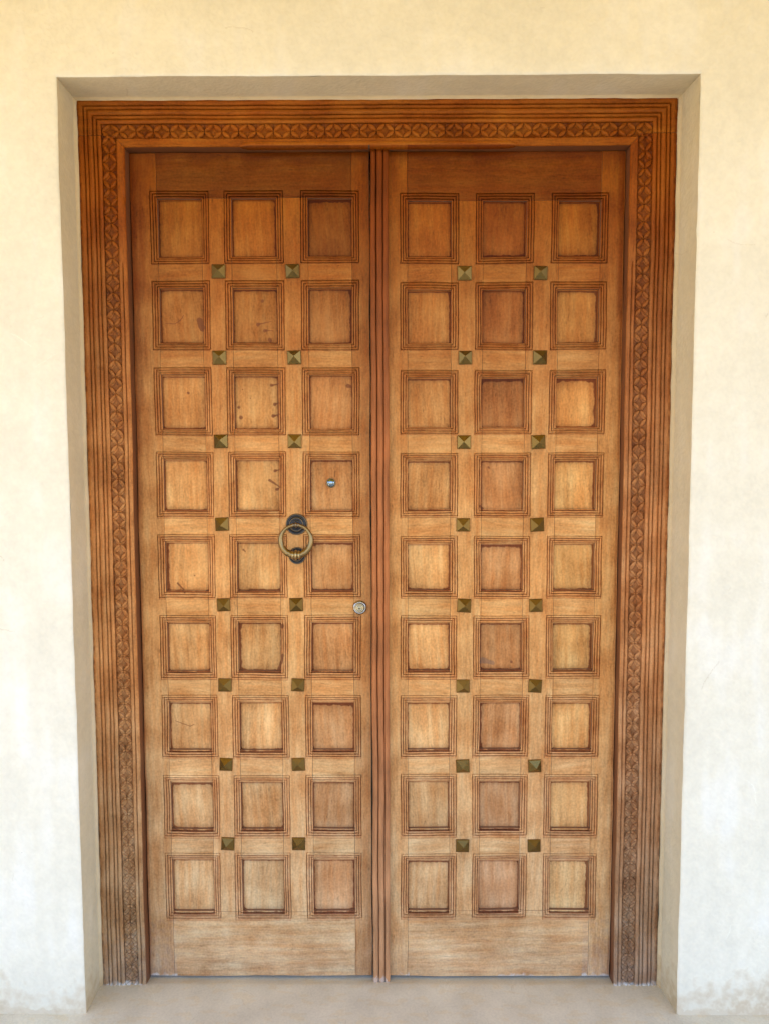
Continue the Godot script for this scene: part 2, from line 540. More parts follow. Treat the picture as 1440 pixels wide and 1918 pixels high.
# A board as a relief: lines xs and ys, the distance dist(x, y) that its moulding follows, its profile, and keep(x, y).
func relief(xs: PackedFloat64Array, ys: PackedFloat64Array, dist: Callable, prof: Callable, keep, z0: float, zback: float, sway: Callable, step := 0.0) -> ArrayMesh:
	var nx := xs.size()
	var ny := ys.size()
	var ds := PackedFloat64Array()
	var ps := PackedVector3Array()
	var us := PackedVector2Array()
	ds.resize(nx * ny)
	ps.resize(nx * ny)
	us.resize(nx * ny)
	for j in ny:
		for i in nx:
			var k := j * nx + i
			var d: float = dist.call(xs[i], ys[j])
			ds[k] = d
			var sw: Vector2 = sway.call(xs[i], ys[j])
			ps[k] = Vector3(xs[i] + sw.x, ys[j] + sw.y, z0 + float(prof.call(d, xs[i], ys[j])))
			us[k] = Vector2((xs[i] - X0) / XS, (Y1 - ys[j]) / YS)
	var vs := PackedVector3Array()
	var ns := PackedVector3Array()
	var uv := PackedVector2Array()
	var rim := {}
	for j in ny - 1:
		for i in nx - 1:
			var k := j * nx + i
			var mid: float = dist.call((xs[i] + xs[i + 1]) * 0.5, (ys[j] + ys[j + 1]) * 0.5)
			var up := absf(mid - (ds[k] + ds[k + nx + 1]) * 0.5) <= absf(mid - (ds[k + 1] + ds[k + nx]) * 0.5)
			var tris := [[k, k + 1, k + nx + 1], [k, k + nx + 1, k + nx]] if up else [[k, k + 1, k + nx], [k + 1, k + nx + 1, k + nx]]
			for t in tris:
				var a: int = t[0]
				var b: int = t[1]
				var c: int = t[2]
				if keep != null:
					var m := (Vector2(xs[a % nx], ys[a / nx]) + Vector2(xs[b % nx], ys[b / nx]) + Vector2(xs[c % nx], ys[c / nx])) / 3.0
					if not keep.call(m.x, m.y):
						continue
				var n := (ps[b] - ps[a]).cross(ps[c] - ps[a]).normalized()
				vs.append(ps[a]); vs.append(ps[c]); vs.append(ps[b])
				uv.append(us[a]); uv.append(us[c]); uv.append(us[b])
				for z in 3:
					ns.append(n)
				if keep != null or j == 0 or i == 0 or j == ny - 2 or i == nx - 2:
					for e in [[a, b], [b, c], [c, a]]:
						var key: int = mini(e[0], e[1]) * nx * ny + maxi(e[0], e[1])
						if rim.has(key):
							rim.erase(key)
						else:
							rim[key] = e
	var sv := PackedVector3Array()
	var sn := PackedVector3Array()
	var su := PackedVector2Array()
	for e in rim.values():
		var ia: int = e[0]
		var ib: int = e[1]
		if keep == null:
			var same_row := ia / nx == ib / nx and (ia / nx == 0 or ia / nx == ny - 1)
			var same_col := ia % nx == ib % nx and (ia % nx == 0 or ia % nx == nx - 1)
			if not (same_row or same_col):
				continue
		var a := ps[ia]
		var b := ps[ib]
		var n := (b - a).cross(Vector3(0, 0, 1)).normalized()
		var a2 := Vector3(a.x, a.y, zback)
		var b2 := Vector3(b.x, b.y, zback)
		for v in [a, b, b2, a, b2, a2]:
			sv.append(v)
			sn.append(n)
		for u in [us[ia], us[ib], us[ib], us[ia], us[ib], us[ia]]:
			su.append(u)
	var m := mesh_of(vs, ns, uv)
	add_faces(m, sv, sn, su)
	return m

func mesh_of(vs: PackedVector3Array, ns: PackedVector3Array, uv: PackedVector2Array) -> ArrayMesh:
	var m := ArrayMesh.new()
	add_faces(m, vs, ns, uv)
	return m

func add_faces(m: ArrayMesh, vs: PackedVector3Array, ns: PackedVector3Array, uv: PackedVector2Array):
	var arr := []
	arr.resize(Mesh.ARRAY_MAX)
	arr[Mesh.ARRAY_VERTEX] = vs
	arr[Mesh.ARRAY_NORMAL] = ns
	arr[Mesh.ARRAY_TEX_UV] = uv
	m.add_surface_from_arrays(Mesh.PRIMITIVE_TRIANGLES, arr)

func table(d: float, t: PackedFloat64Array) -> float:
	if d <= t[0]:
		return t[1]
	var i := 2
	while i < t.size():
		if d <= t[i]:
			return lerpf(t[i - 1], t[i + 1], (d - t[i - 2]) / (t[i] - t[i - 2]))
		i += 2
	return t[t.size() - 1]

func lines(a: Array, lo: float, hi: float, step: float) -> PackedFloat64Array:
	var l := [lo, hi]
	for v in a:
		if v > lo + 0.0002 and v < hi - 0.0002:
			l.append(v)
	l.sort()
	var r := PackedFloat64Array()
	for i in l.size():
		if i > 0:
			var g: float = l[i] - l[i - 1]
			if g < 0.00015:
				continue
			var n := int(g / step)
			for k in range(1, n + 1):
				r.append(l[i - 1] + g * k / (n + 1))
		r.append(l[i])
	return r

func sway(x: float, y: float) -> Vector2:
	return Vector2(wob.get_noise_2d(x * 2.2 + 40.0, y * 3.0) * 0.0022 + wob.get_noise_2d(x * 30.0, y * 14.0 + 9.0) * 0.0007, wob.get_noise_2d(x * 3.0, y * 2.2 + 70.0) * 0.0022 + wob.get_noise_2d(x * 14.0 + 33.0, y * 30.0) * 0.0007)

# ---------------------------------------------------------------- setting

func make_setting():
	# floor: trowelled grey-beige screed
	var size := 1024
	var fb := PackedByteArray()
	fb.resize(size * size * 3)
	var fh := PackedByteArray()
	fh.resize(size * size)
	for q in size:
		for p in size:
			var k := q * size + p
			var a := n_blot[k] - 128
			var i2 := (((q * 3) & 1023) << 10) | ((p * 3 + 200) & 1023)
			var c := n_edge[i2] - 128
			var d := n_blot[(((q * 4 + 77) & 1023) << 10) | ((p * 2) & 1023)] - 128
			var v := 0.66 * (1.0 + a * 0.0008 + c * 0.0006)
			var st := clampf((d - 24) * 0.012, 0.0, 0.30)
			if n_pore[k] > 205:
				v *= 0.93
			fb[k * 3] = to_srgb[int(v * 1.0 * 1024.0)]
			fb[k * 3 + 1] = to_srgb[int(v * (0.915 - 0.12 * st) * 1024.0)]
			fb[k * 3 + 2] = to_srgb[int(v * (0.735 - 0.26 * st) * 1024.0)]
			fh[k] = clampi(128 + (c >> 3) + (a >> 1), 0, 255)
	for n in 260:
		var x := rng.randf_range(0.0, 1023.0)
		var y := rng.randf_range(0.0, 1023.0)
		var along := rng.randf_range(0.0, TAU)
		var turn := rng.randf_range(-0.05, 0.05)
		var much := rng.randf_range(0.02, 0.10) * (1.0 if rng.randf() < 0.6 else -0.7)
		for k in rng.randi_range(8, 60):
			along += turn + rng.randf_range(-0.05, 0.05)
			x += cos(along)
			y += sin(along)
			var i := (int(y) & 1023) * 1024 + (int(x) & 1023)
			for j in 3:
				fb[i * 3 + j] = clampi(int(fb[i * 3 + j] * (1.0 - much * (0.8 + 0.2 * j))), 0, 255)
	var fm := StandardMaterial3D.new()
	fm.albedo_texture = ImageTexture.create_from_image(Image.create_from_data(size, size, false, Image.FORMAT_RGB8, fb))
	fm.roughness = 0.5
	fm.metallic_specular = 0.4
	fm.heightmap_enabled = true
	fm.heightmap_texture = ImageTexture.create_from_image(Image.create_from_data(size, size, false, Image.FORMAT_L8, fh))
	fm.heightmap_scale = 0.10
	var st := SurfaceTool.new()
	st.begin(Mesh.PRIMITIVE_TRIANGLES)
	st.set_smooth_group(0)
	var zs := [-0.17, -0.10, -0.07, -0.055, -0.04, -0.03, -0.02, -0.01, 0.0]
	while zs[zs.size() - 1] < 3.0:
		zs.append(zs[zs.size() - 1] + (0.02 if zs[zs.size() - 1] < 0.4 else 0.2))
	var nx := 160
	for j in zs.size() - 1:
		for i in nx:
			var q := []
			for c in [[i, j], [i + 1, j], [i + 1, j + 1], [i, j + 1]]:
				var x: float = -2.6 + 5.2 * c[0] / nx
				var z: float = zs[c[1]]
				var dip := -0.006 * smoothstep(0.0, -0.035, z)
				q.append(Vector3(x, dip + wob.get_noise_2d(x * 3.0, z * 3.0) * 0.0025 - 0.0005, z))
			for t in [0, 1, 2, 0, 2, 3]:
				st.set_uv(Vector2(q[t].x / 1.3, q[t].z / 1.3))
				st.add_vertex(q[t])
	st.index()
	st.generate_normals()
	part("floor", st.commit(), fm, self).set_meta("kind", "structure")

	# unseen ground beyond the porch, and a porch ceiling added to warm the wall
	var gm := StandardMaterial3D.new()
	gm.albedo_color = Color(0.34, 0.27, 0.17).linear_to_srgb()
	gm.roughness = 0.95
	var pl := PlaneMesh.new()
	pl.size = Vector2(300, 300)
	var g := part("ground", pl, gm, self)
	g.position = Vector3(0, -0.16, 0)
	g.set_meta("kind", "structure")
	var cm := StandardMaterial3D.new()
	cm.albedo_color = Color(0.86, 0.61, 0.03).linear_to_srgb()
	cm.roughness = 0.9
	var cb := BoxMesh.new()
	cb.size = Vector3(5.6, 0.2, 3.3)
	var ce := part("ceiling", cb, cm, self)
	ce.position = Vector3(0, 3.00, 1.35)
	ce.set_meta("kind", "structure")

# ---------------------------------------------------------------- wall

func wall_sway(x: float, y: float) -> Vector2:
	return Vector2(0.005 + wob.get_noise_2d(x * 1.2 + 11.0, y * 2.4) * 0.0022 + wob.get_noise_2d(x * 9.0, y * 13.0) * 0.0011, wob.get_noise_2d(x * 2.4, y * 1.2 + 31.0) * 0.0022 + wob.get_noise_2d(x * 13.0 + 5.0, y * 9.0) * 0.0011)

func plaster_material() -> StandardMaterial3D:
	var w := 1300
	var h := 1600
	var b := PackedByteArray()
	b.resize(w * h * 3)
	var hb := PackedByteArray()
	hb.resize(w * h)
	for q in h:
		var y := 3.1 - q / 500.0
		for p in w:
			var k := q * w + p
			var i := ((q & 1023) << 10) | (p & 1023)
			var big := n_blot[((((q * 2) / 3) & 1023) << 10) | (((p * 2) / 3 + 350) & 1023)] - 128
			var drag := n_fig[((q & 1023) << 10) | ((p * 2 + 90) & 1023)] - 128
			var fine := n_edge[(((q * 3) & 1023) << 10) | ((p * 3) & 1023)] - 128
			var mid := n_edge[i] - 128
			var v := 1.0 + big * 0.00048 + drag * 0.00030 * smoothstep(2.3, 1.2, y) + fine * 0.00026 + mid * 0.00036
			var pale := clampf((big + drag * 0.7 - 10) * 0.006, 0.0, 0.5)
			var r := 0.765 * v
			var g := (0.718 + 0.025 * pale) * v
			var bl := (0.585 + 0.09 * pale) * v
			# splashed earth at the foot of the wall
			var foot := clampf((0.115 + mid * 0.0004 + big * 0.0005 - y) / 0.10, 0.0, 1.0)
			foot = pow(foot, 0.7) * clampf(0.86 + mid * 0.004 + fine * 0.003, 0.3, 1.0)
			if y < 0.02 + mid * 0.0001:
				foot = maxf(foot, 0.75)
			r = lerpf(r, 0.57, foot)
			g = lerpf(g, 0.475, foot)
			bl = lerpf(bl, 0.34, foot)
			# small pits and specks
			var pit := n_pore[(((q * 5) & 1023) << 10) | ((p * 2 + q) & 1023)]
			var pt := 0.0
			if pit > 226 and mid > 64 and big > 6:
				pt = 0.35
			r *= 1.0 - pt
			g *= 1.0 - pt
			bl *= 1.0 - pt
			b[k * 3] = to_srgb[clampi(int(r * 1024.0), 0, 1024)]
			b[k * 3 + 1] = to_srgb[clampi(int(g * 1024.0), 0, 1024)]
			b[k * 3 + 2] = to_srgb[clampi(int(bl * 1024.0), 0, 1024)]
			hb[k] = clampi(128 + big / 3 + drag / 4 + (fine >> 2) - int(pt * 160.0), 0, 255)
	# hairline cracks, scuffs and trowel drags
	for n in 110:
		var x := rng.randf_range(0.0, w - 1.0)
		var y := rng.randf_range(0.0, h - 1.0)
		var along := rng.randf_range(0.0, TAU) if n < 60 else rng.randf_range(-0.5, 0.5) + (PI / 2.0 if rng.randf() < 0.6 else 0.0)
		var much := rng.randf_range(0.02, 0.11) * (1.0 if rng.randf() < 0.6 else -0.5)
		for k in rng.randi_range(6, 44):
			along += rng.randf_range(-0.14, 0.14)
			x += cos(along)
			y += sin(along)
			if x < 1.0 or y < 1.0 or x > w - 2.0 or y > h - 2.0 or rng.randf() < 0.12:
				continue
			var i := int(y) * w + int(x)
			for j in 3:
				b[i * 3 + j] = clampi(int(b[i * 3 + j] * (1.0 - much * (0.7 + 0.2 * j))), 0, 255)
			hb[i] = clampi(hb[i] - int(much * 160.0), 0, 255)
	var m := StandardMaterial3D.new()
	m.albedo_texture = ImageTexture.create_from_image(Image.create_from_data(w, h, false, Image.FORMAT_RGB8, b))
	m.roughness = 0.85
	m.metallic_specular = 0.3
	m.heightmap_enabled = true
	m.heightmap_texture = ImageTexture.create_from_image(Image.create_from_data(w, h, false, Image.FORMAT_L8, hb))
	m.heightmap_scale = 0.42
	return m

func wall_uv(x: float, y: float) -> Vector2:
	return Vector2((x + 1.3) / 2.6, (3.1 - y) / 3.2)

func make_wall():
	plaster = plaster_material()
	var bare: StandardMaterial3D = plaster.duplicate()
	bare.albedo_color = Color(0.95, 0.92, 0.85)
	var bead: StandardMaterial3D = plaster.duplicate()
	bead.albedo_color = Color(0.92, 0.86, 0.76)
	var t := thing("plaster_wall", "cream plastered wall with a deep recess around the carved wooden double door", "wall")
	var ins := [0.0, 0.0008, 0.002, 0.004, 0.007]
	var lx := []
	var ly := []
	for e in ins:
		lx.append(WX + e)
		lx.append(-WX - e)
		ly.append(WY + e)
	var xs := lines(lx, -2.5, 2.5, 0.035)
	var ys := lines(ly, -0.02, 2.98, 0.035)
	var st := SurfaceTool.new()
	st.begin(Mesh.PRIMITIVE_TRIANGLES)
	st.set_smooth_group(0)
	for j in ys.size() - 1:
		for i in xs.size() - 1:
			var cx := (xs[i] + xs[i + 1]) * 0.5
			var cy := (ys[j] + ys[j + 1]) * 0.5
			if maxf(absf(cx) - WX, cy - WY) < 0.0:
				continue
			var q := []
			for c in [[i, j], [i, j + 1], [i + 1, j + 1], [i + 1, j]]:
				q.append(wall_point(xs[c[0]], ys[c[1]], 0.0))
			var o := [0, 1, 2, 0, 2, 3] if cx < 0.0 else [1, 2, 3, 1, 3, 0]
			for k in o:
				var c2: Array = [[i, j], [i, j + 1], [i + 1, j + 1], [i + 1, j]][k]
				st.set_uv(wall_uv(xs[c2[0]], ys[c2[1]]))
				st.add_vertex(q[k])
	st.index()
	st.generate_normals()
	part("wall_face", st.commit(), plaster, t)
	# the three sides of the recess, each with its fillet of plaster against the frame
	var along := lines([], -0.02, WY, 0.03)
	var across := lines([], -WX, WX, 0.03)
	for side in 3:
		var rv := SurfaceTool.new()
		rv.begin(Mesh.PRIMITIVE_TRIANGLES)
		rv.set_smooth_group(0)
		var fl := SurfaceTool.new()
		fl.begin(Mesh.PRIMITIVE_TRIANGLES)
		fl.set_smooth_group(0)
		var line := across if side == 2 else along
		var zs := [WZ - 0.0032, 0.10, 0.085, 0.07, 0.055, 0.04, 0.028, 0.016, -0.16]
		for a in line.size() - 1:
			for b in zs.size() - 1:
				quad(rv, func(u, v): return side_point(side, line[a + u], zs[b + v], 0.0), func(u, v): return side_uv(side, line[a + u], zs[b + v]), side == 0)
			var f := [[0.013, -0.001], [0.007, 0.0008], [0.0035, 0.0026], [0.0010, 0.0048], [-0.004, 0.006]]
			for b in f.size() - 1:
				quad(fl, func(u, v): return fillet_point(side, line[a + u], f[b + v]), func(u, v): return side_uv(side, line[a + u], f[b + v][0]), side == 0)
		rv.index()
		rv.generate_normals()
		part("reveal", rv.commit(), bare, t)
		fl.index()
		fl.generate_normals()
		part("plaster_fillet", fl.commit(), bead, t)
	var core := BoxMesh.new()
	core.size = Vector3(5.0, 3.2, 0.24)
	var c := part("wall_core", core, plaster, t)
	c.position = Vector3(0, 1.44, -0.28)
	for s in [-1.0, 1.0]:
		var eb := BoxMesh.new()
		eb.size = Vector3(0.05, 3.2, 0.5)
		part("wall_end", eb, plaster, t).position = Vector3(s * 2.53, 1.44, -0.15)

func wall_point(x: float, y: float, deep: float) -> Vector3:
	var d := maxf(absf(x) - WX, y - WY)
	var sw := wall_sway(x, y)
	var worn_edge := 0.0032 * pow(clampf(1.0 - d / 0.007, 0.0, 1.0), 2.2)
	var chip := maxf(0.0, wob.get_noise_2d(x * 16.0 + 3.0, y * 21.0) - 0.42) * 0.02 * clampf(1.0 - d / 0.0075, 0.0, 1.0)
	var bump := wob.get_noise_2d(x * 1.5, y * 1.5 + 50.0) * 0.006 + wob.get_noise_2d(x * 7.0, y * 7.0) * 0.0012
	bump *= clampf(d / 0.05, 0.0, 1.0)
	return Vector3(x + sw.x, y + sw.y, WZ - worn_edge - chip + bump - deep)

func side_point(side: int, a: float, z: float, inset: float) -> Vector3:
	var p := Vector3()
	var fade := smoothstep(-0.02, 0.1157, z)
	var w := wob.get_noise_2d(a * 5.0 + side * 9.0, z * 9.0) * 0.0012
	if side == 2:
		var sw := wall_sway(a, WY)
		p = Vector3(a + sw.x * fade, WY + sw.y * fade - inset + w * (1.0 - fade) - 0.0012 * (1.0 - fade), z)
	else:
		var s := -1.0 if side == 0 else 1.0
		var sw := wall_sway(s * WX, a)
		p = Vector3(s * (WX - inset - 0.0030 * (1.0 - fade)) + sw.x * fade + w * (1.0 - fade), a + sw.y * fade, z)
	if z > WZ - 0.004:
		var q := wall_point(a if side == 2 else (-WX if side == 0 else WX), WY if side == 2 else a, 0.0)
		p = q
	return p

func fillet_point(side: int, a: float, f: Array) -> Vector3:
	var n := wob.get_noise_2d(a * 9.0 + 100.0 * side, 3.0) + 0.6 * wob.get_noise_2d(a * 40.0 + 50.0 * side, 8.0)
	var k := 1.0 + n * (0.35 if f[1] < 0.008 else 0.55)
	var inset: float = f[1]
	if inset > 0.0:
		inset *= k
	return side_point(side, a, f[0], inset)

func side_uv(side: int, a: float, z: float) -> Vector2:
	return wall_uv(a, 2.3 + z * 1.2) if side == 2 else wall_uv((-0.9 if side == 0 else 0.9) + z, a)

func quad(st: SurfaceTool, at: Callable, uv: Callable, flip: bool):
	var o := [[0, 0], [0, 1], [1, 1], [0, 0], [1, 1], [1, 0]]
	if flip:
		o = [[0, 0], [1, 1], [0, 1], [0, 0], [1, 0], [1, 1]]
	for c in o:
		st.set_uv(uv.call(c[0], c[1]))
		st.add_vertex(at.call(c[0], c[1]))

# ---------------------------------------------------------------- frame

func frame_dist(x: float, y: float) -> float:
	return maxf(absf(x) - FW, y - FH)

func frame_profile(d: float, x: float, y: float, bead: float) -> float:
	var t := PackedFloat64Array([0.0, -0.004, 0.0015, -0.0015, 0.004, 0.0, 0.0095, -0.0005 * bead, 0.0108, -0.0018 * bead, 0.012, -0.0048 * bead, 0.0132, -0.0016 * bead, 0.0145, -0.0003 * bead, 0.019, 0.0, 0.0215, -0.0010, 0.0225, -0.0068, 0.0605, -0.0068, 0.0615, -0.0014, 0.0635, 0.0, 0.0670, 0.0008, 0.0705, -0.0004, 0.0720, -0.0022, 0.0732, -0.0064, 0.0744, -0.0020, 0.0762, 0.0006, 0.0781, 0.0014, 0.0800, 0.0006, 0.0818, -0.0020, 0.083, -0.0066, 0.0842, -0.0020, 0.0862, 0.0, 0.0905, 0.0008, 0.0948, -0.0002, 0.0968, -0.0020, 0.098, -0.0062, 0.0992, -0.0018, 0.1010, 0.0006, 0.1030, 0.0014, 0.1050, 0.0004, 0.1068, -0.0020, 0.108, -0.0070, 0.1092, -0.0020, 0.1110, 0.0, 0.1165, 0.0006, 0.1225, -0.0010, 0.126, -0.004])
	var z := table(d, t)
	# knocks along the inner edge
	if d < 0.005:
		z -= maxf(0.0, wob.get_noise_2d(x * 11.0, y * 11.0 + 20.0) - 0.35) * 0.012
	return z

func frame_marks() -> Array:
	return [0.0015, 0.004, 0.0095, 0.0108, 0.012, 0.0132, 0.0145, 0.019, 0.0215, 0.0225, 0.0315, 0.0605, 0.0615, 0.0635, 0.0670, 0.0705, 0.0720, 0.0732, 0.0744, 0.0762, 0.0781, 0.0800, 0.0818, 0.083, 0.0842, 0.0862, 0.0905, 0.0948, 0.0968, 0.098, 0.0992, 0.1010, 0.1030, 0.1050, 0.1068, 0.108, 0.1092, 0.1110, 0.1165, 0.1225, OUT]

func frame_sway(x: float, y: float) -> Vector2:
	var d := frame_dist(x, y)
	var rough := smoothstep(0.112, 0.126, d)
	var s := Vector2(wob.get_noise_2d(x * 3.0 + 60.0, y * 2.0) * 0.002 + wob.get_noise_2d(x * 20.0, y * 26.0 + 7.0) * 0.0006, wob.get_noise_2d(x * 2.0, y * 3.0 + 90.0) * 0.002 + wob.get_noise_2d(x * 26.0 + 2.0, y * 20.0) * 0.0006)
	var n := wob.get_noise_2d(x * 40.0, y * 40.0) * 0.0022 * rough
	if absf(x) - FW >= y - FH:
		s.x += n
	else:
		s.y += n
	return s

func in_post(x: float, y: float) -> bool:
	var a := absf(x) - FW
	return a > 0.0 and (y < FH or (y < FH + 0.0315 and a > y - FH))

func set_out_carving():
	for s in [-1.0, 1.0]:
		var l := []
		var y := 2.4066
		while y > 0.0:
			var pitch := 0.0462 + rng.randf_range(-0.0014, 0.0014)
			l.append([y - pitch * 0.5, pitch])
			y -= pitch
		carving[s] = l
	var l := []
	var cuts := [-FW - 0.0605]
	for i in 32:
		cuts.append(-FW - 0.0605 + (i + 1) * (FW + 0.0605) / 16.0 + (rng.randf_range(-0.0012, 0.0012) if i < 31 else 0.0))
		l.append([(cuts[i] + cuts[i + 1]) * 0.5, cuts[i + 1] - cuts[i]])
	carving[0.0] = l

# Dark stain round the carved petals, with shade painted in to deepen the relief.
func carving_dirt_and_shade():
	var hw := 0.0186
	for key in carving:
		for e in carving[key]:
			var c := Vector2(e[0], FH + 0.0415) if key == 0.0 else Vector2(key * (FW + 0.0415), e[0])
			var hp: float = e[1] * 0.5
			var n := Vector2(hw, hp).normalized()
			var len := Vector2(hw, hp).length()
			var ex := hp if key == 0.0 else 0.0192
			var ey := 0.0192 if key == 0.0 else hp
			for q in range(int((Y1 - c.y - ey) * PPM), int((Y1 - c.y + ey) * PPM) + 1):
				for p in range(int((c.x - ex - X0) * PPM), int((c.x + ex - X0) * PPM) + 1):
					if q >= TH or q < 0:
						continue
					var v := Vector2(absf(X0 + p / PPM - c.x), absf(Y1 - q / PPM - c.y))
					if key != 0.0:
						v = Vector2(v.y, v.x)
					var f := clampf((v.y / hw - v.x / hp) * 0.5 + 0.5, 0.0, 1.0)
					var off := absf((v - Vector2(hp, 0)).dot(n)) - 0.0062 * pow(sin(PI * f), 0.75)
					var nz := (n_edge[((q & 1023) << 10) | (p & 1023)] - 128) / 128.0
					var t := clampf(1.0 - absf(off - 0.0004) / 0.0013, 0.0, 1.0) * (0.80 + nz * 0.4)
					if off > 0.0:
						t = maxf(t, (0.36 + nz * 0.25) * smoothstep(-0.3, 0.9, Y1 - q / PPM))
					if t > 0.02:
						t = minf(t, 0.85)
						var k := (q * TW + p) * 3
						buf[k] = to_srgb[clampi(int(to_lin[buf[k]] * (1.0 - 0.82 * t) * 1024.0), 0, 1024)]
						buf[k + 1] = to_srgb[clampi(int(to_lin[buf[k + 1]] * (1.0 - 0.93 * t) * 1024.0), 0, 1024)]
						buf[k + 2] = to_srgb[clampi(int(to_lin[buf[k + 2]] * (1.0 - 0.97 * t) * 1024.0), 0, 1024)]

func make_frame():
	var t := thing("carved_door_surround", "carved brown wooden door frame with a band of rosettes inside the plaster recess", "door frame")
	var ys_post := []
	var marks := frame_marks()
	for m in marks:
		ys_post.append(FH + m)
	ys_post.append(FH)
	ys_post.append(2.06)
	ys_post.append(2.075)
	for s in [-1.0, 1.0]:
		var xl := []
		for m in marks:
			xl.append(s * (FW + m))
		var lo := minf(s * FW, s * (FW + OUT))
		var xs := lines(xl, lo, lo + OUT, 0.02)
		var ys := lines(ys_post, -0.012, FH + 0.0315, 0.022)
		var mesh := relief(xs, ys, frame_dist, func(d, x, y): return frame_profile(d, x, y, smoothstep(2.075, 2.06, y)), in_post, 0.0, -0.11, func(x, y): return frame_sway(x, y) + Vector2(0, -0.0011))
		var post := part("jamb_post", mesh, wood, t, red_wood)
		for e in carving[s]:
			rosette(post, Vector3(s * (FW + 0.0415), e[0], -0.0065), e[1], 0.0376, true)
	var xl := []
	for m in marks:
		xl.append(FW + m)
		xl.append(-FW - m)
	xl.append(FW)
	xl.append(-FW)
	var yl := []
	for m in marks:
		yl.append(FH + m)
	var mesh := relief(lines(xl, -FW - OUT, FW + OUT, 0.022), lines(yl, FH, FH + OUT, 0.02), frame_dist, func(d, x, y): return frame_profile(d, x, y, 0.0), func(x, y): return not in_post(x, y), 0.0, -0.11, frame_sway)
	var lintel := part("lintel", mesh, wood, t, red_wood)
	for e in carving[0.0]:
		rosette(lintel, Vector3(e[0], FH + 0.0415, -0.0065), e[1], 0.0376, false)
	# half-round batten under the lintel, its ends pared to a point
	var st := SurfaceTool.new()
	st.begin(Mesh.PRIMITIVE_TRIANGLES)
	st.set_smooth_group(0)
	var bx := lines([], -0.3715, 0.380, 0.012)
	for i in bx.size() - 1:
		for j in 8:
			var q := []
			for c in [[i, j], [i, j + 1], [i + 1, j + 1], [i + 1, j]]:
				var px := bx[c[0]]
				var e := minf(px + 0.3715, 0.380 - px)
				var s := sqrt(clampf(e / 0.03, 0.0, 1.0)) * 0.85 + 0.15
				var a: float = PI * c[1] / 8.0
				var wv := wob.get_noise_2d(px * 5.0, 4.0) * 0.0014
				q.append(Vector3(px, 2.3775 + wv + cos(a) * 0.0105 * s, -0.0015 + pow(sin(a), 0.7) * 0.0135 * s))
			for k in [0, 2, 1, 0, 3, 2]:
				st.set_uv(Vector2((q[k].x - X0) / XS, (Y1 - q[k].y) / YS))
				st.add_vertex(q[k])
	st.index()
	st.generate_normals()
	part("batten", st.commit(), wood, t)

# One carved rosette: four pointed petals round a hollow star, a small lozenge in it.
func rosette(parent: Node3D, at: Vector3, pitch: float, width: float, standing: bool):
	var st := SurfaceTool.new()
	st.begin(Mesh.PRIMITIVE_TRIANGLES)
	var hp := pitch * 0.5
	var hw := width * 0.5
	var tips := [Vector2(-hp, 0), Vector2(0, hw), Vector2(hp, 0), Vector2(0, -hw)]
	for i in 4:
		var a: Vector2 = tips[i]
		var b: Vector2 = tips[(i + 1) % 4]
		var v := b - a
		var side := Vector2(-v.y, v.x).normalized()
		if side.dot((a + b) * 0.5) < 0.0:
			side = -side
		var wo := rng.randf_range(0.0058, 0.0068)
		var wi := rng.randf_range(0.0054, 0.0066)
		var top := rng.randf_range(0.0056, 0.0070)
		var bend := rng.randf_range(-0.0006, 0.0006)
		var grid := []
		var n := 9
		for k in n + 1:
			var f := float(k) / n
			var w := pow(sin(PI * clampf(f, 0.0, 1.0)), 0.75)
			var c := a + v * f + side * bend * sin(PI * f)
			var hh := top * (0.35 + 0.65 * pow(sin(PI * clampf(f, 0.02, 0.98)), 0.5))
			grid.append([[c + side * wo * w, -0.0004], [c + side * wo * w * 0.80, hh * 0.72], [c + side * wo * w * 0.1, hh], [c - side * wi * w * 0.78, hh * 0.70], [c - side * wi * w, -0.0004]])
		for k in n:
			for j in 4:
				var q := [grid[k][j], grid[k][j + 1], grid[k + 1][j + 1], grid[k + 1][j]]
				tri(st, at, q[0], q[1], q[2], standing)
				tri(st, at, q[0], q[2], q[3], standing)
	# the lozenge
	var r := rng.randf_range(0.30, 0.38)
	var hz := rng.randf_range(0.0012, 0.0024)
	var mid := [Vector2(rng.randf_range(-0.001, 0.001), rng.randf_range(-0.001, 0.001)), hz]
	for i in 4:
		var a := [tips[i] * r, 0.0]
		var b := [tips[(i + 1) % 4] * r, 0.0]
		var c := [(tips[i] + tips[(i + 1) % 4]) * r * 0.36, hz * 0.75]
		tri(st, at, a, c, mid, standing)
		tri(st, at, c, b, mid, standing)
	# the little hollows in the corners
	for sx in [-1.0, 1.0]:
		for sy in [-1.0, 1.0]:
			if rng.randf() < 0.75:
				var p := [Vector2(sx * hp * 0.98, sy * hw * 0.45), 0.0005]
				var q := [Vector2(sx * hp * 0.98, sy * hw * 0.96), 0.0022]
				var s := [Vector2(sx * hp * 0.52, sy * hw * 0.96), 0.0005]
				tri(st, at, p, q, s, standing)
	st.generate_normals()
	part("carved_rosette", st.commit(), wood, parent)

func tri(st: SurfaceTool, at: Vector3, a: Array, b: Array, c: Array, standing: bool):
	var pts := []
	for e in [a, b, c]:
		var v: Vector2 = e[0]
		if standing:
			v = Vector2(v.y, v.x)
		pts.append(Vector3(at.x + v.x, at.y + v.y, at.z + e[1]))
	if (pts[1] - pts[0]).cross(pts[2] - pts[0]).z > 0.0:
		pts = [pts[0], pts[2], pts[1]]
	for p in pts:
		st.set_uv(Vector2((p.x - X0) / XS, (Y1 - p.y) / YS))
		st.add_vertex(p)

# ---------------------------------------------------------------- leaves

const MARKS := [0.0006, 0.0014, 0.0032, 0.0047, 0.0052, 0.0056, 0.0060, 0.0067, 0.0090, 0.0114, 0.0120, 0.0124, 0.0128, 0.0135, 0.0158, 0.0182, 0.0189, 0.0194, 0.0199, 0.0207]

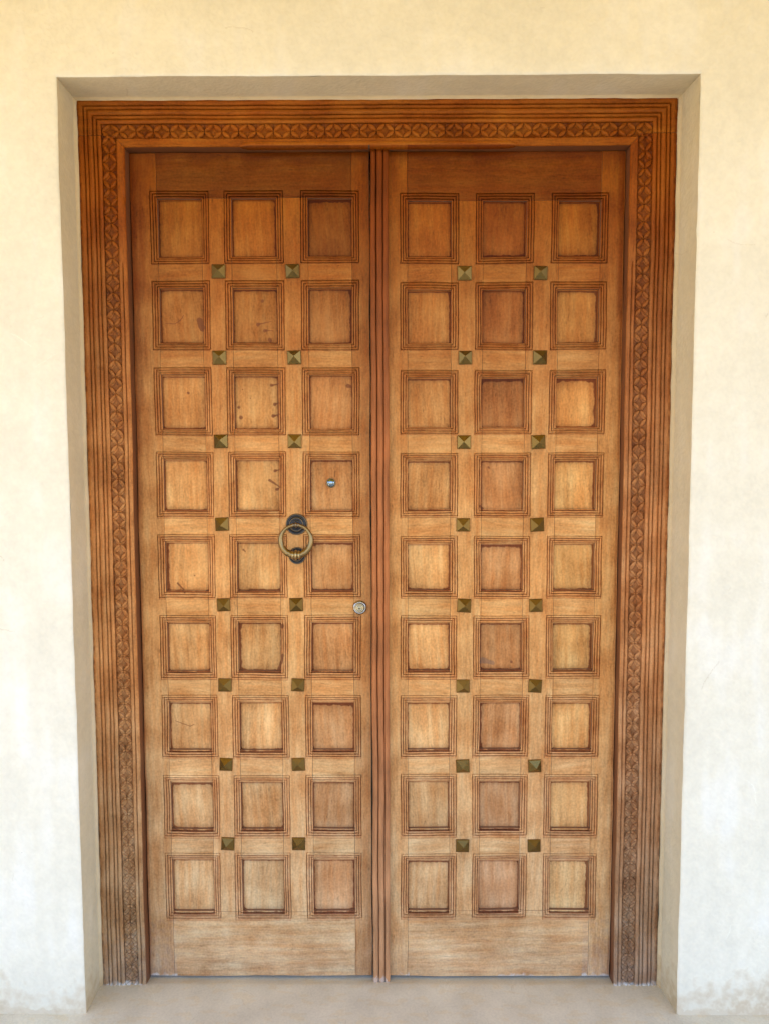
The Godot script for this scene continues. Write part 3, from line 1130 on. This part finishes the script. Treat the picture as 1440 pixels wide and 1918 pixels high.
# Three reeds, each a step lower than the one outside it, a cut line between them.
func door_profile(d: float) -> float:
	return table(d, PackedFloat64Array([0.0, -0.0054, 0.0006, -0.0044, 0.0014, -0.0039, 0.0032, -0.0035, 0.0047, -0.0040, 0.0052, -0.0058, 0.0056, -0.0072, 0.0060, -0.0056, 0.0067, -0.0021, 0.0090, -0.0015, 0.0114, -0.0020, 0.0120, -0.0042, 0.0124, -0.0056, 0.0128, -0.0038, 0.0135, -0.0004, 0.0158, 0.0004, 0.0182, -0.0002, 0.0189, -0.0022, 0.0194, -0.0046, 0.0199, -0.0020, 0.0207, 0.0]))

func leaf_dist(cs: Array, rs: Array, x: float, y: float) -> float:
	var dx := 9.0
	var dy := 9.0
	for c in cs:
		dx = minf(dx, maxf(c.x - x, x - c.y))
	for r in rs:
		dy = minf(dy, maxf(r.x - y, y - r.y))
	return maxf(dx, dy)

func wood_board(called: String, parent: Node3D, cs: Array, rs: Array, x0: float, x1: float, y0: float, y1: float, fine_x: bool) -> MeshInstance3D:
	var xl := []
	var yl := []
	for c in cs:
		for m in MARKS:
			xl.append(c.x - m)
			xl.append(c.y + m)
		xl.append(c.x)
		xl.append(c.y)
	for r in rs:
		for m in MARKS:
			yl.append(r.x - m)
			yl.append(r.y + m)
		yl.append(r.x)
		yl.append(r.y)
	var g := 0.0004
	var xs := lines(xl, x0 + g, x1 - g, 0.03)
	var ys := lines(yl, y0 + g, y1 - g, 0.03)
	var dz := rng.randf_range(-0.0005, 0.0005)
	var tilt := rng.randf_range(-0.004, 0.004)
	var mx := (x0 + x1) * 0.5
	var prof := func(d, x, y): return door_profile(d) + (tilt * 0.1 * (x - mx))
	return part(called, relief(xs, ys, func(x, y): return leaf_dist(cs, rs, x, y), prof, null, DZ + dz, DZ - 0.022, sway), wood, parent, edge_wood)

func make_leaf(leaf: int):
	var label := "wooden door leaf with ring knocker, peephole and round lock" if leaf == 0 else "wooden door leaf without knocker, with a reeded upright strip on its meeting edge"
	var t := thing("door_leaf", label, "door", "panelled leaves of the double door")
	if leaf == 1:
		t.name = "door_leaf_001"
	var cs := columns(leaf)
	var rs := rows(leaf)
	var ed := edges(leaf)
	wood_board("stile", t, cs, rs, ed.x, cs[0].x, FOOT, HEAD, true)
	wood_board("stile", t, cs, rs, cs[2].y, ed.y, FOOT, HEAD, true)
	wood_board("rail", t, cs, rs, cs[0].x, cs[2].y, rs[0].y, HEAD, false)
	wood_board("rail", t, cs, rs, cs[0].x, cs[2].y, FOOT, rs[8].x, false)
	for c in 2:
		wood_board("muntin", t, cs, rs, cs[c].y, cs[c + 1].x, rs[8].x, rs[0].y, true)
	for c in 3:
		for r in 8:
			wood_board("cross_rail", t, cs, rs, cs[c].x, cs[c].y, rs[r + 1].y, rs[r].x, false)
	for c in 3:
		for r in 9:
			var note := "darker pinkish brown panel" if leaf == 1 and c == 1 else ("brown panel drilled for the peephole" if leaf == 0 and c == 2 and r == 3 else "")
			panel(t, Rect2(cs[c].x, rs[r].x, cs[c].y - cs[c].x, rs[r].y - rs[r].x), note)
	var back := BoxMesh.new()
	back.size = Vector3(ed.y - ed.x - 0.002, HEAD - FOOT - 0.004, 0.02)
	var bk := part("backing_board", back, wood, t)
	bk.position = Vector3((ed.x + ed.y) * 0.5, (HEAD + FOOT) * 0.5, DZ - 0.034)
	# studs on the crossings
	var sx := [-0.4443, -0.2355] if leaf == 0 else [0.2438, 0.4530]
	var sy := [2.0574, 1.8192, 1.5844, 1.3485, 1.1154, 0.8797, 0.6428, 0.4022] if leaf == 0 else [2.0501, 1.8172, 1.5806, 1.3454, 1.1121, 0.8759, 0.6377, 0.3965]
	for c in 2:
		for r in 8:
			if leaf == 0 and c == 1 and r == 3:
				continue
			var p := fit(Vector2(sx[c] + rng.randf_range(-0.002, 0.002), sy[r]))
			var tarnish: StandardMaterial3D = brass if studs.size() > 5 else brass.duplicate()
			if studs.size() < 6:
				var dull := rng.randf_range(0.75, 1.25)
				tarnish.albedo_color = (Color(0.175, 0.110, 0.030) * dull).linear_to_srgb()
				tarnish.roughness = rng.randf_range(0.24, 0.40)
				studs.append(tarnish)
			var s := part("stud", stud_mesh(), studs[rng.randi() % studs.size()], t)
			s.position = Vector3(p.x, p.y, DZ - 0.0005)
			s.rotation = Vector3(rng.randf_range(-0.03, 0.03), rng.randf_range(-0.03, 0.03), rng.randf_range(-0.05, 0.05))
	if leaf == 0:
		hardware(t)
	else:
		cover_strip(t)

func panel(t: Node3D, o: Rect2, note: String):
	# a thin board behind the opening, slightly proud and uneven in its middle
	var m := 0.004
	var x0 := o.position.x - m
	var x1 := o.end.x + m
	var y0 := o.position.y - m
	var y1 := o.end.y + m
	var st := SurfaceTool.new()
	st.begin(Mesh.PRIMITIVE_TRIANGLES)
	st.set_smooth_group(0)
	var tx := rng.randf_range(-0.006, 0.006)
	var ty := rng.randf_range(-0.006, 0.006)
	var hump := rng.randf_range(0.0, 0.0010)
	var n := 4
	for j in n:
		for i in n:
			var q := []
			for c in [[i, j], [i, j + 1], [i + 1, j + 1], [i + 1, j]]:
				var u := float(c[0]) / n
				var v := float(c[1]) / n
				var x := lerpf(x0, x1, u)
				var y := lerpf(y0, y1, v)
				var z := DZ - REC + tx * (u - 0.5) * 0.12 + ty * (v - 0.5) * 0.15 + hump * sin(PI * u) * sin(PI * v)
				q.append(Vector3(x, y, z))
			for k in [0, 1, 2, 0, 2, 3]:
				st.set_uv(Vector2((q[k].x - X0) / XS, (Y1 - q[k].y) / YS))
				st.add_vertex(q[k])
	st.index()
	st.generate_normals()
	var made := part("panel", st.commit(), wood, t)
	if note != "":
		made.set_meta("label", note)

func stud_mesh() -> ArrayMesh:
	var st := SurfaceTool.new()
	st.begin(Mesh.PRIMITIVE_TRIANGLES)
	st.set_smooth_group(-1)
	var h := 0.0190 + rng.randf_range(-0.0005, 0.0005)
	var e := 0.0012
	var apex := Vector3(rng.randf_range(-0.003, 0.003), rng.randf_range(-0.003, 0.003), rng.randf_range(0.0160, 0.0185))
	var lo := []
	var md := []
	var up := []
	for c in [[-1, -1], [-1, 1], [1, 1], [1, -1]]:
		lo.append(Vector3(c[0] * h, c[1] * h, 0.0))
		md.append(Vector3(c[0] * h, c[1] * h, 0.0042))
		up.append(Vector3(c[0] * (h - e), c[1] * (h - e), 0.0056))
	# a blunted tip
	var tip := []
	for c in [[-1, -1], [-1, 1], [1, 1], [1, -1]]:
		tip.append(apex + Vector3(c[0] * 0.0008, c[1] * 0.0008, -0.0006))
	for i in 4:
		var j := (i + 1) % 4
		for q in [[lo[i], lo[j], md[j], md[i]], [md[i], md[j], up[j], up[i]], [up[i], up[j], tip[j], tip[i]]]:
			for k in [0, 1, 2, 0, 2, 3]:
				st.add_vertex(q[k])
		for v in [tip[i], tip[j], apex]:
			st.add_vertex(v)
	st.generate_normals()
	return st.commit()

func cover_strip(t: Node3D):
	var x0 := fit(Vector2(-0.0187, 0)).x
	var x1 := fit(Vector2(0.0317, 0)).x
	var w := x1 - x0
	var prof := PackedFloat64Array([0.0, -0.006, 0.0015, -0.0026, 0.004, -0.0004, 0.0075, 0.0010, 0.011, -0.0004, 0.0140, -0.0028, 0.0158, -0.0075, 0.0176, -0.0026, 0.0205, -0.0004, 0.025, 0.0006, 0.0295, -0.0004, 0.0323, -0.0026, 0.0341, -0.0072, 0.0359, -0.0026, 0.039, -0.0004, 0.0425, 0.0008, 0.0460, -0.0004, 0.0485, -0.0026, 0.0500, -0.006])
	var xl := []
	for i in range(0, prof.size(), 2):
		xl.append(x0 + prof[i] * w / 0.05)
	var xs := lines(xl, x0, x1, 0.02)
	var ys := lines([], -0.004, HEAD, 0.02)
	var sw := func(x, y): return Vector2(wob.get_noise_2d(x * 4.0, y * 2.0 + 5.0) * 0.0022 + wob.get_noise_2d(x * 25.0, y * 18.0) * 0.0009, 0.0)
	board_strip()
	part("cover_strip", relief(xs, ys, func(x, _y): return (x - x0) * 0.05 / w, func(d, _x, _y): return table(d, prof), null, -0.016, DZ - 0.004, sw), strip_wood, t, red_wood)

var strip_wood: StandardMaterial3D

# The strip kept more of its red varnish than the boards beside it.
func board_strip():
	var w := 64
	var h := 2048
	var b := PackedByteArray()
	b.resize(w * h * 3)
	for q in h:
		var y := Y1 - q / PPM
		var c := worn(y)
		var keepv := 1.0 - 0.35 * smoothstep(0.9, 0.05, y)
		for p in w:
			var i := ((q & 1023) << 10) | ((p + 500) & 1023)
			var v := 1.0 + (n_fine[i] - 128) * 0.0011 + (n_streak[i] - 128) * 0.0026 + (n_blot[((q & 1023) << 10) | ((p + 99) & 1023)] - 128) * 0.0016
			var x := p / 64.0 * 0.05
			var gr := minf(absf(x - 0.0158), absf(x - 0.0341))
			var t := clampf(1.0 - gr / 0.0022, 0.0, 1.0) * 0.72
			var lime := clampf((0.022 + (n_edge[i] - 128) * 0.00016 - y) / 0.006, 0.0, 1.0) * 0.35
			var r := c.r * (1.0 - 0.27 * keepv) * v * (1.0 - 0.8 * t)
			var g := c.g * (1.0 - 0.47 * keepv) * v * (1.0 - 0.93 * t)
			var bl := c.b * (1.0 - 0.48 * keepv) * v * (1.0 - 0.97 * t)
			var k := (q * w + p) * 3
			b[k] = to_srgb[clampi(int(lerpf(r, 0.66, lime) * 1024.0), 0, 1024)]
			b[k + 1] = to_srgb[clampi(int(lerpf(g, 0.65, lime) * 1024.0), 0, 1024)]
			b[k + 2] = to_srgb[clampi(int(lerpf(bl, 0.62, lime) * 1024.0), 0, 1024)]
	strip_wood = StandardMaterial3D.new()
	strip_wood.albedo_texture = ImageTexture.create_from_image(Image.create_from_data(w, h, false, Image.FORMAT_RGB8, b))
	strip_wood.roughness = 0.45
	strip_wood.metallic_specular = 0.25
	# the strip's own measure across: u from its left edge
	var x0 := fit(Vector2(-0.0187, 0)).x
	strip_wood.uv1_scale = Vector3(XS / 0.0504, 1.0, 1.0)
	strip_wood.uv1_offset = Vector3(-(x0 - X0) / 0.0504, 0.0, 0.0)

# ---------------------------------------------------------------- metalwork

func lathe(prof: Array, n: int) -> ArrayMesh:
	var st := SurfaceTool.new()
	st.begin(Mesh.PRIMITIVE_TRIANGLES)
	st.set_smooth_group(0)
	for i in prof.size() - 1:
		for k in n:
			var q := []
			for c in [[i, k], [i + 1, k], [i + 1, k + 1], [i, k + 1]]:
				var a: float = TAU * (c[1] % n) / n
				q.append(Vector3(cos(a) * prof[c[0]][0], sin(a) * prof[c[0]][0], prof[c[0]][1]))
			for v in [0, 2, 1, 0, 3, 2]:
				st.add_vertex(q[v])
	st.generate_normals()
	return st.commit()

func metal(c: Color, m: float, r: float) -> StandardMaterial3D:
	var o := StandardMaterial3D.new()
	o.albedo_color = c.linear_to_srgb()
	o.metallic = m
	o.roughness = r
	return o

func hardware(t: Node3D):
	var black := metal(Color(0.030, 0.030, 0.032), 0.55, 0.42)
	var worn_brass := metal(Color(0.25, 0.172, 0.074), 0.95, 0.30)
	var dark_brass := metal(Color(0.20, 0.150, 0.092), 0.9, 0.33)
	var steel := metal(Color(0.36, 0.34, 0.32), 1.0, 0.20)
	# knocker: rose and hinge, ring, strike rose
	var k := Node3D.new()
	k.name = "door_knocker"
	var c := fit(Vector2(-0.2327, 1.3476))
	k.position = Vector3(c.x, c.y, DZ)
	t.add_child(k, true)
	var rim := [[0.0305, -0.001], [0.0305, 0.003], [0.0295, 0.0046], [0.0275, 0.0046], [0.0262, 0.0034], [0.0235, 0.0040], [0.0205, 0.0070], [0.0195, 0.0082], [0.0180, 0.0082], [0.0170, 0.0072], [0.0140, 0.0100], [0.0, 0.0125]]
	part("back_plate", lathe(rim, 48), black, k)
	for hoop in [[0.0285, 0.0046], [0.0187, 0.0080]]:
		part("worn_edge", hoop_mesh(hoop[0], 0.0012, hoop[1]), dark_brass, k)
	var small := []
	for e in rim:
		small.append([e[0] * 0.80, e[1] * 0.85])
	var sp := part("strike_plate", lathe(small, 44), black, k)
	sp.position = Vector3(0.0008, -0.0895, 0)
	for hoop in [[0.0228, 0.0039], [0.0150, 0.0066]]:
		part("worn_edge", hoop_mesh(hoop[0], 0.0012, hoop[1]), dark_brass, k).position = Vector3(0.0008, -0.0895, 0)
	# ring, thin at the hinge and swelling to leaf-carved shoulders at the boss
	var st := SurfaceTool.new()
	st.begin(Mesh.PRIMITIVE_TRIANGLES)
	st.set_smooth_group(0)
	var na := 84
	var nb := 14
	for i in na:
		for j in nb:
			for e in [[i, j], [i + 1, j + 1], [i, j + 1], [i, j], [i + 1, j], [i + 1, j + 1]]:
				st.add_vertex(ring_point(e[0] % na, e[1] % nb, na, nb))
	st.index()
	st.generate_normals()
	part("ring", st.commit(), worn_brass, k)
	part("hinge_knuckle", boss(0.0108, [0.0066, 0.0086, 0.0066]), dark_brass, k).position = Vector3(0, -0.0005, 0.0185)
	part("boss", boss(0.0130, [0.0124, 0.0150, 0.0124]), metal(Color(0.40, 0.30, 0.145), 0.95, 0.30), k).position = Vector3(0.0004, -0.0850, 0.0255)
	# lock
	var l := Node3D.new()
	l.name = "lock"
	var lc := fit(Vector2(-0.0535, 1.1070))
	l.position = Vector3(lc.x, lc.y, DZ)
	t.add_child(l, true)
	part("lock_ring", lathe([[0.0200, -0.001], [0.0200, 0.004], [0.0190, 0.0065], [0.0165, 0.0085], [0.0142, 0.0088], [0.0136, 0.0078], [0.0134, 0.004]], 48), steel, l)
	part("lock_plug", lathe([[0.0134, 0.0066], [0.0124, 0.0078], [0.0105, 0.0080], [0.0100, 0.0072], [0.0090, 0.0072], [0.0085, 0.0080], [0.0058, 0.0081], [0.0053, 0.0074], [0.0046, 0.0080], [0.0, 0.0080]], 48), metal(Color(0.40, 0.34, 0.21), 0.95, 0.3), l).position = Vector3(-0.0012, -0.0004, 0)
	var hole := BoxMesh.new()
	hole.size = Vector3(0.0030, 0.0028, 0.0006)
	part("keyhole", hole, metal(Color(0.01, 0.01, 0.01), 0.0, 0.8), l).position = Vector3(-0.0012, -0.0004, 0.0082)
	# peephole
	var pz := fit(Vector2(-0.1348, 1.4651))
	var ph := Node3D.new()
	ph.name = "peephole"
	ph.position = Vector3(pz.x, pz.y, DZ - REC)
	t.add_child(ph, true)
	part("peephole_rim", lathe([[0.0140, -0.001], [0.0140, 0.0022], [0.0130, 0.0036], [0.0116, 0.0036], [0.0112, 0.0020]], 40), metal(Color(0.24, 0.17, 0.09), 0.9, 0.4), ph)
	var dome := []
	for i in 9:
		var a := PI * 0.5 * i / 8.0
		dome.append([0.0114 * cos(a), 0.0015 + 0.0058 * sin(a)])
	part("lens", lathe(dome, 40), metal(Color(0.24, 0.31, 0.36), 1.0, 0.08), ph)
	part("lens_ring", hoop_mesh(0.0058, 0.0009, 0.0058), metal(Color(0.05, 0.06, 0.07), 0.5, 0.3), ph)

func hoop_mesh(r: float, w: float, z: float) -> ArrayMesh:
	var p := []
	for i in 9:
		var a := TAU * i / 8.0
		p.append([r + cos(a) * w, z + sin(a) * w])
	return lathe(p, 44)

func ring_point(i: int, j: int, na: int, nb: int) -> Vector3:
	var a := TAU * i / na            # 0 at the hinge, PI at the boss
	var low := pow(clampf(0.5 - 0.5 * cos(a), 0.0, 1.0), 2.2)
	var r := 0.0050 + 0.0011 * smoothstep(0.1, 0.5, 0.5 - 0.5 * cos(a)) + 0.0044 * low
	var near := absf(a - PI)
	if near < 0.9:
		r += 0.0007 * cos(near * 22.0) * smoothstep(0.9, 0.4, near)
	var b := TAU * j / nb
	var big := 0.0425 + r * cos(b)
	return Vector3(sin(a) * big * 1.01, -0.0430 + cos(a) * big, lerpf(0.0195, 0.0235, 0.5 - 0.5 * cos(a)) + r * sin(b))

# A short barrel of ribs lying across the ring.
func boss(half: float, radii: Array) -> ArrayMesh:
	var p := []
	var n: int = radii.size()
	for i in n:
		var a := -half + 2.0 * half * i / n
		var b := -half + 2.0 * half * (i + 1) / n
		for k in 7:
			var f := k / 6.0
			p.append([radii[i] * (0.70 + 0.30 * pow(sin(PI * f), 0.6)), lerpf(a, b, 0.04 + 0.92 * f)])
	p.push_front([0.001, -half])
	p.append([0.001, half])
	var m := lathe(p, 24)
	# turn the lathe's axis from z to x
	var st := SurfaceTool.new()
	st.append_from(m, 0, Transform3D(Basis(Vector3.UP, PI / 2.0), Vector3.ZERO))
	return st.commit()
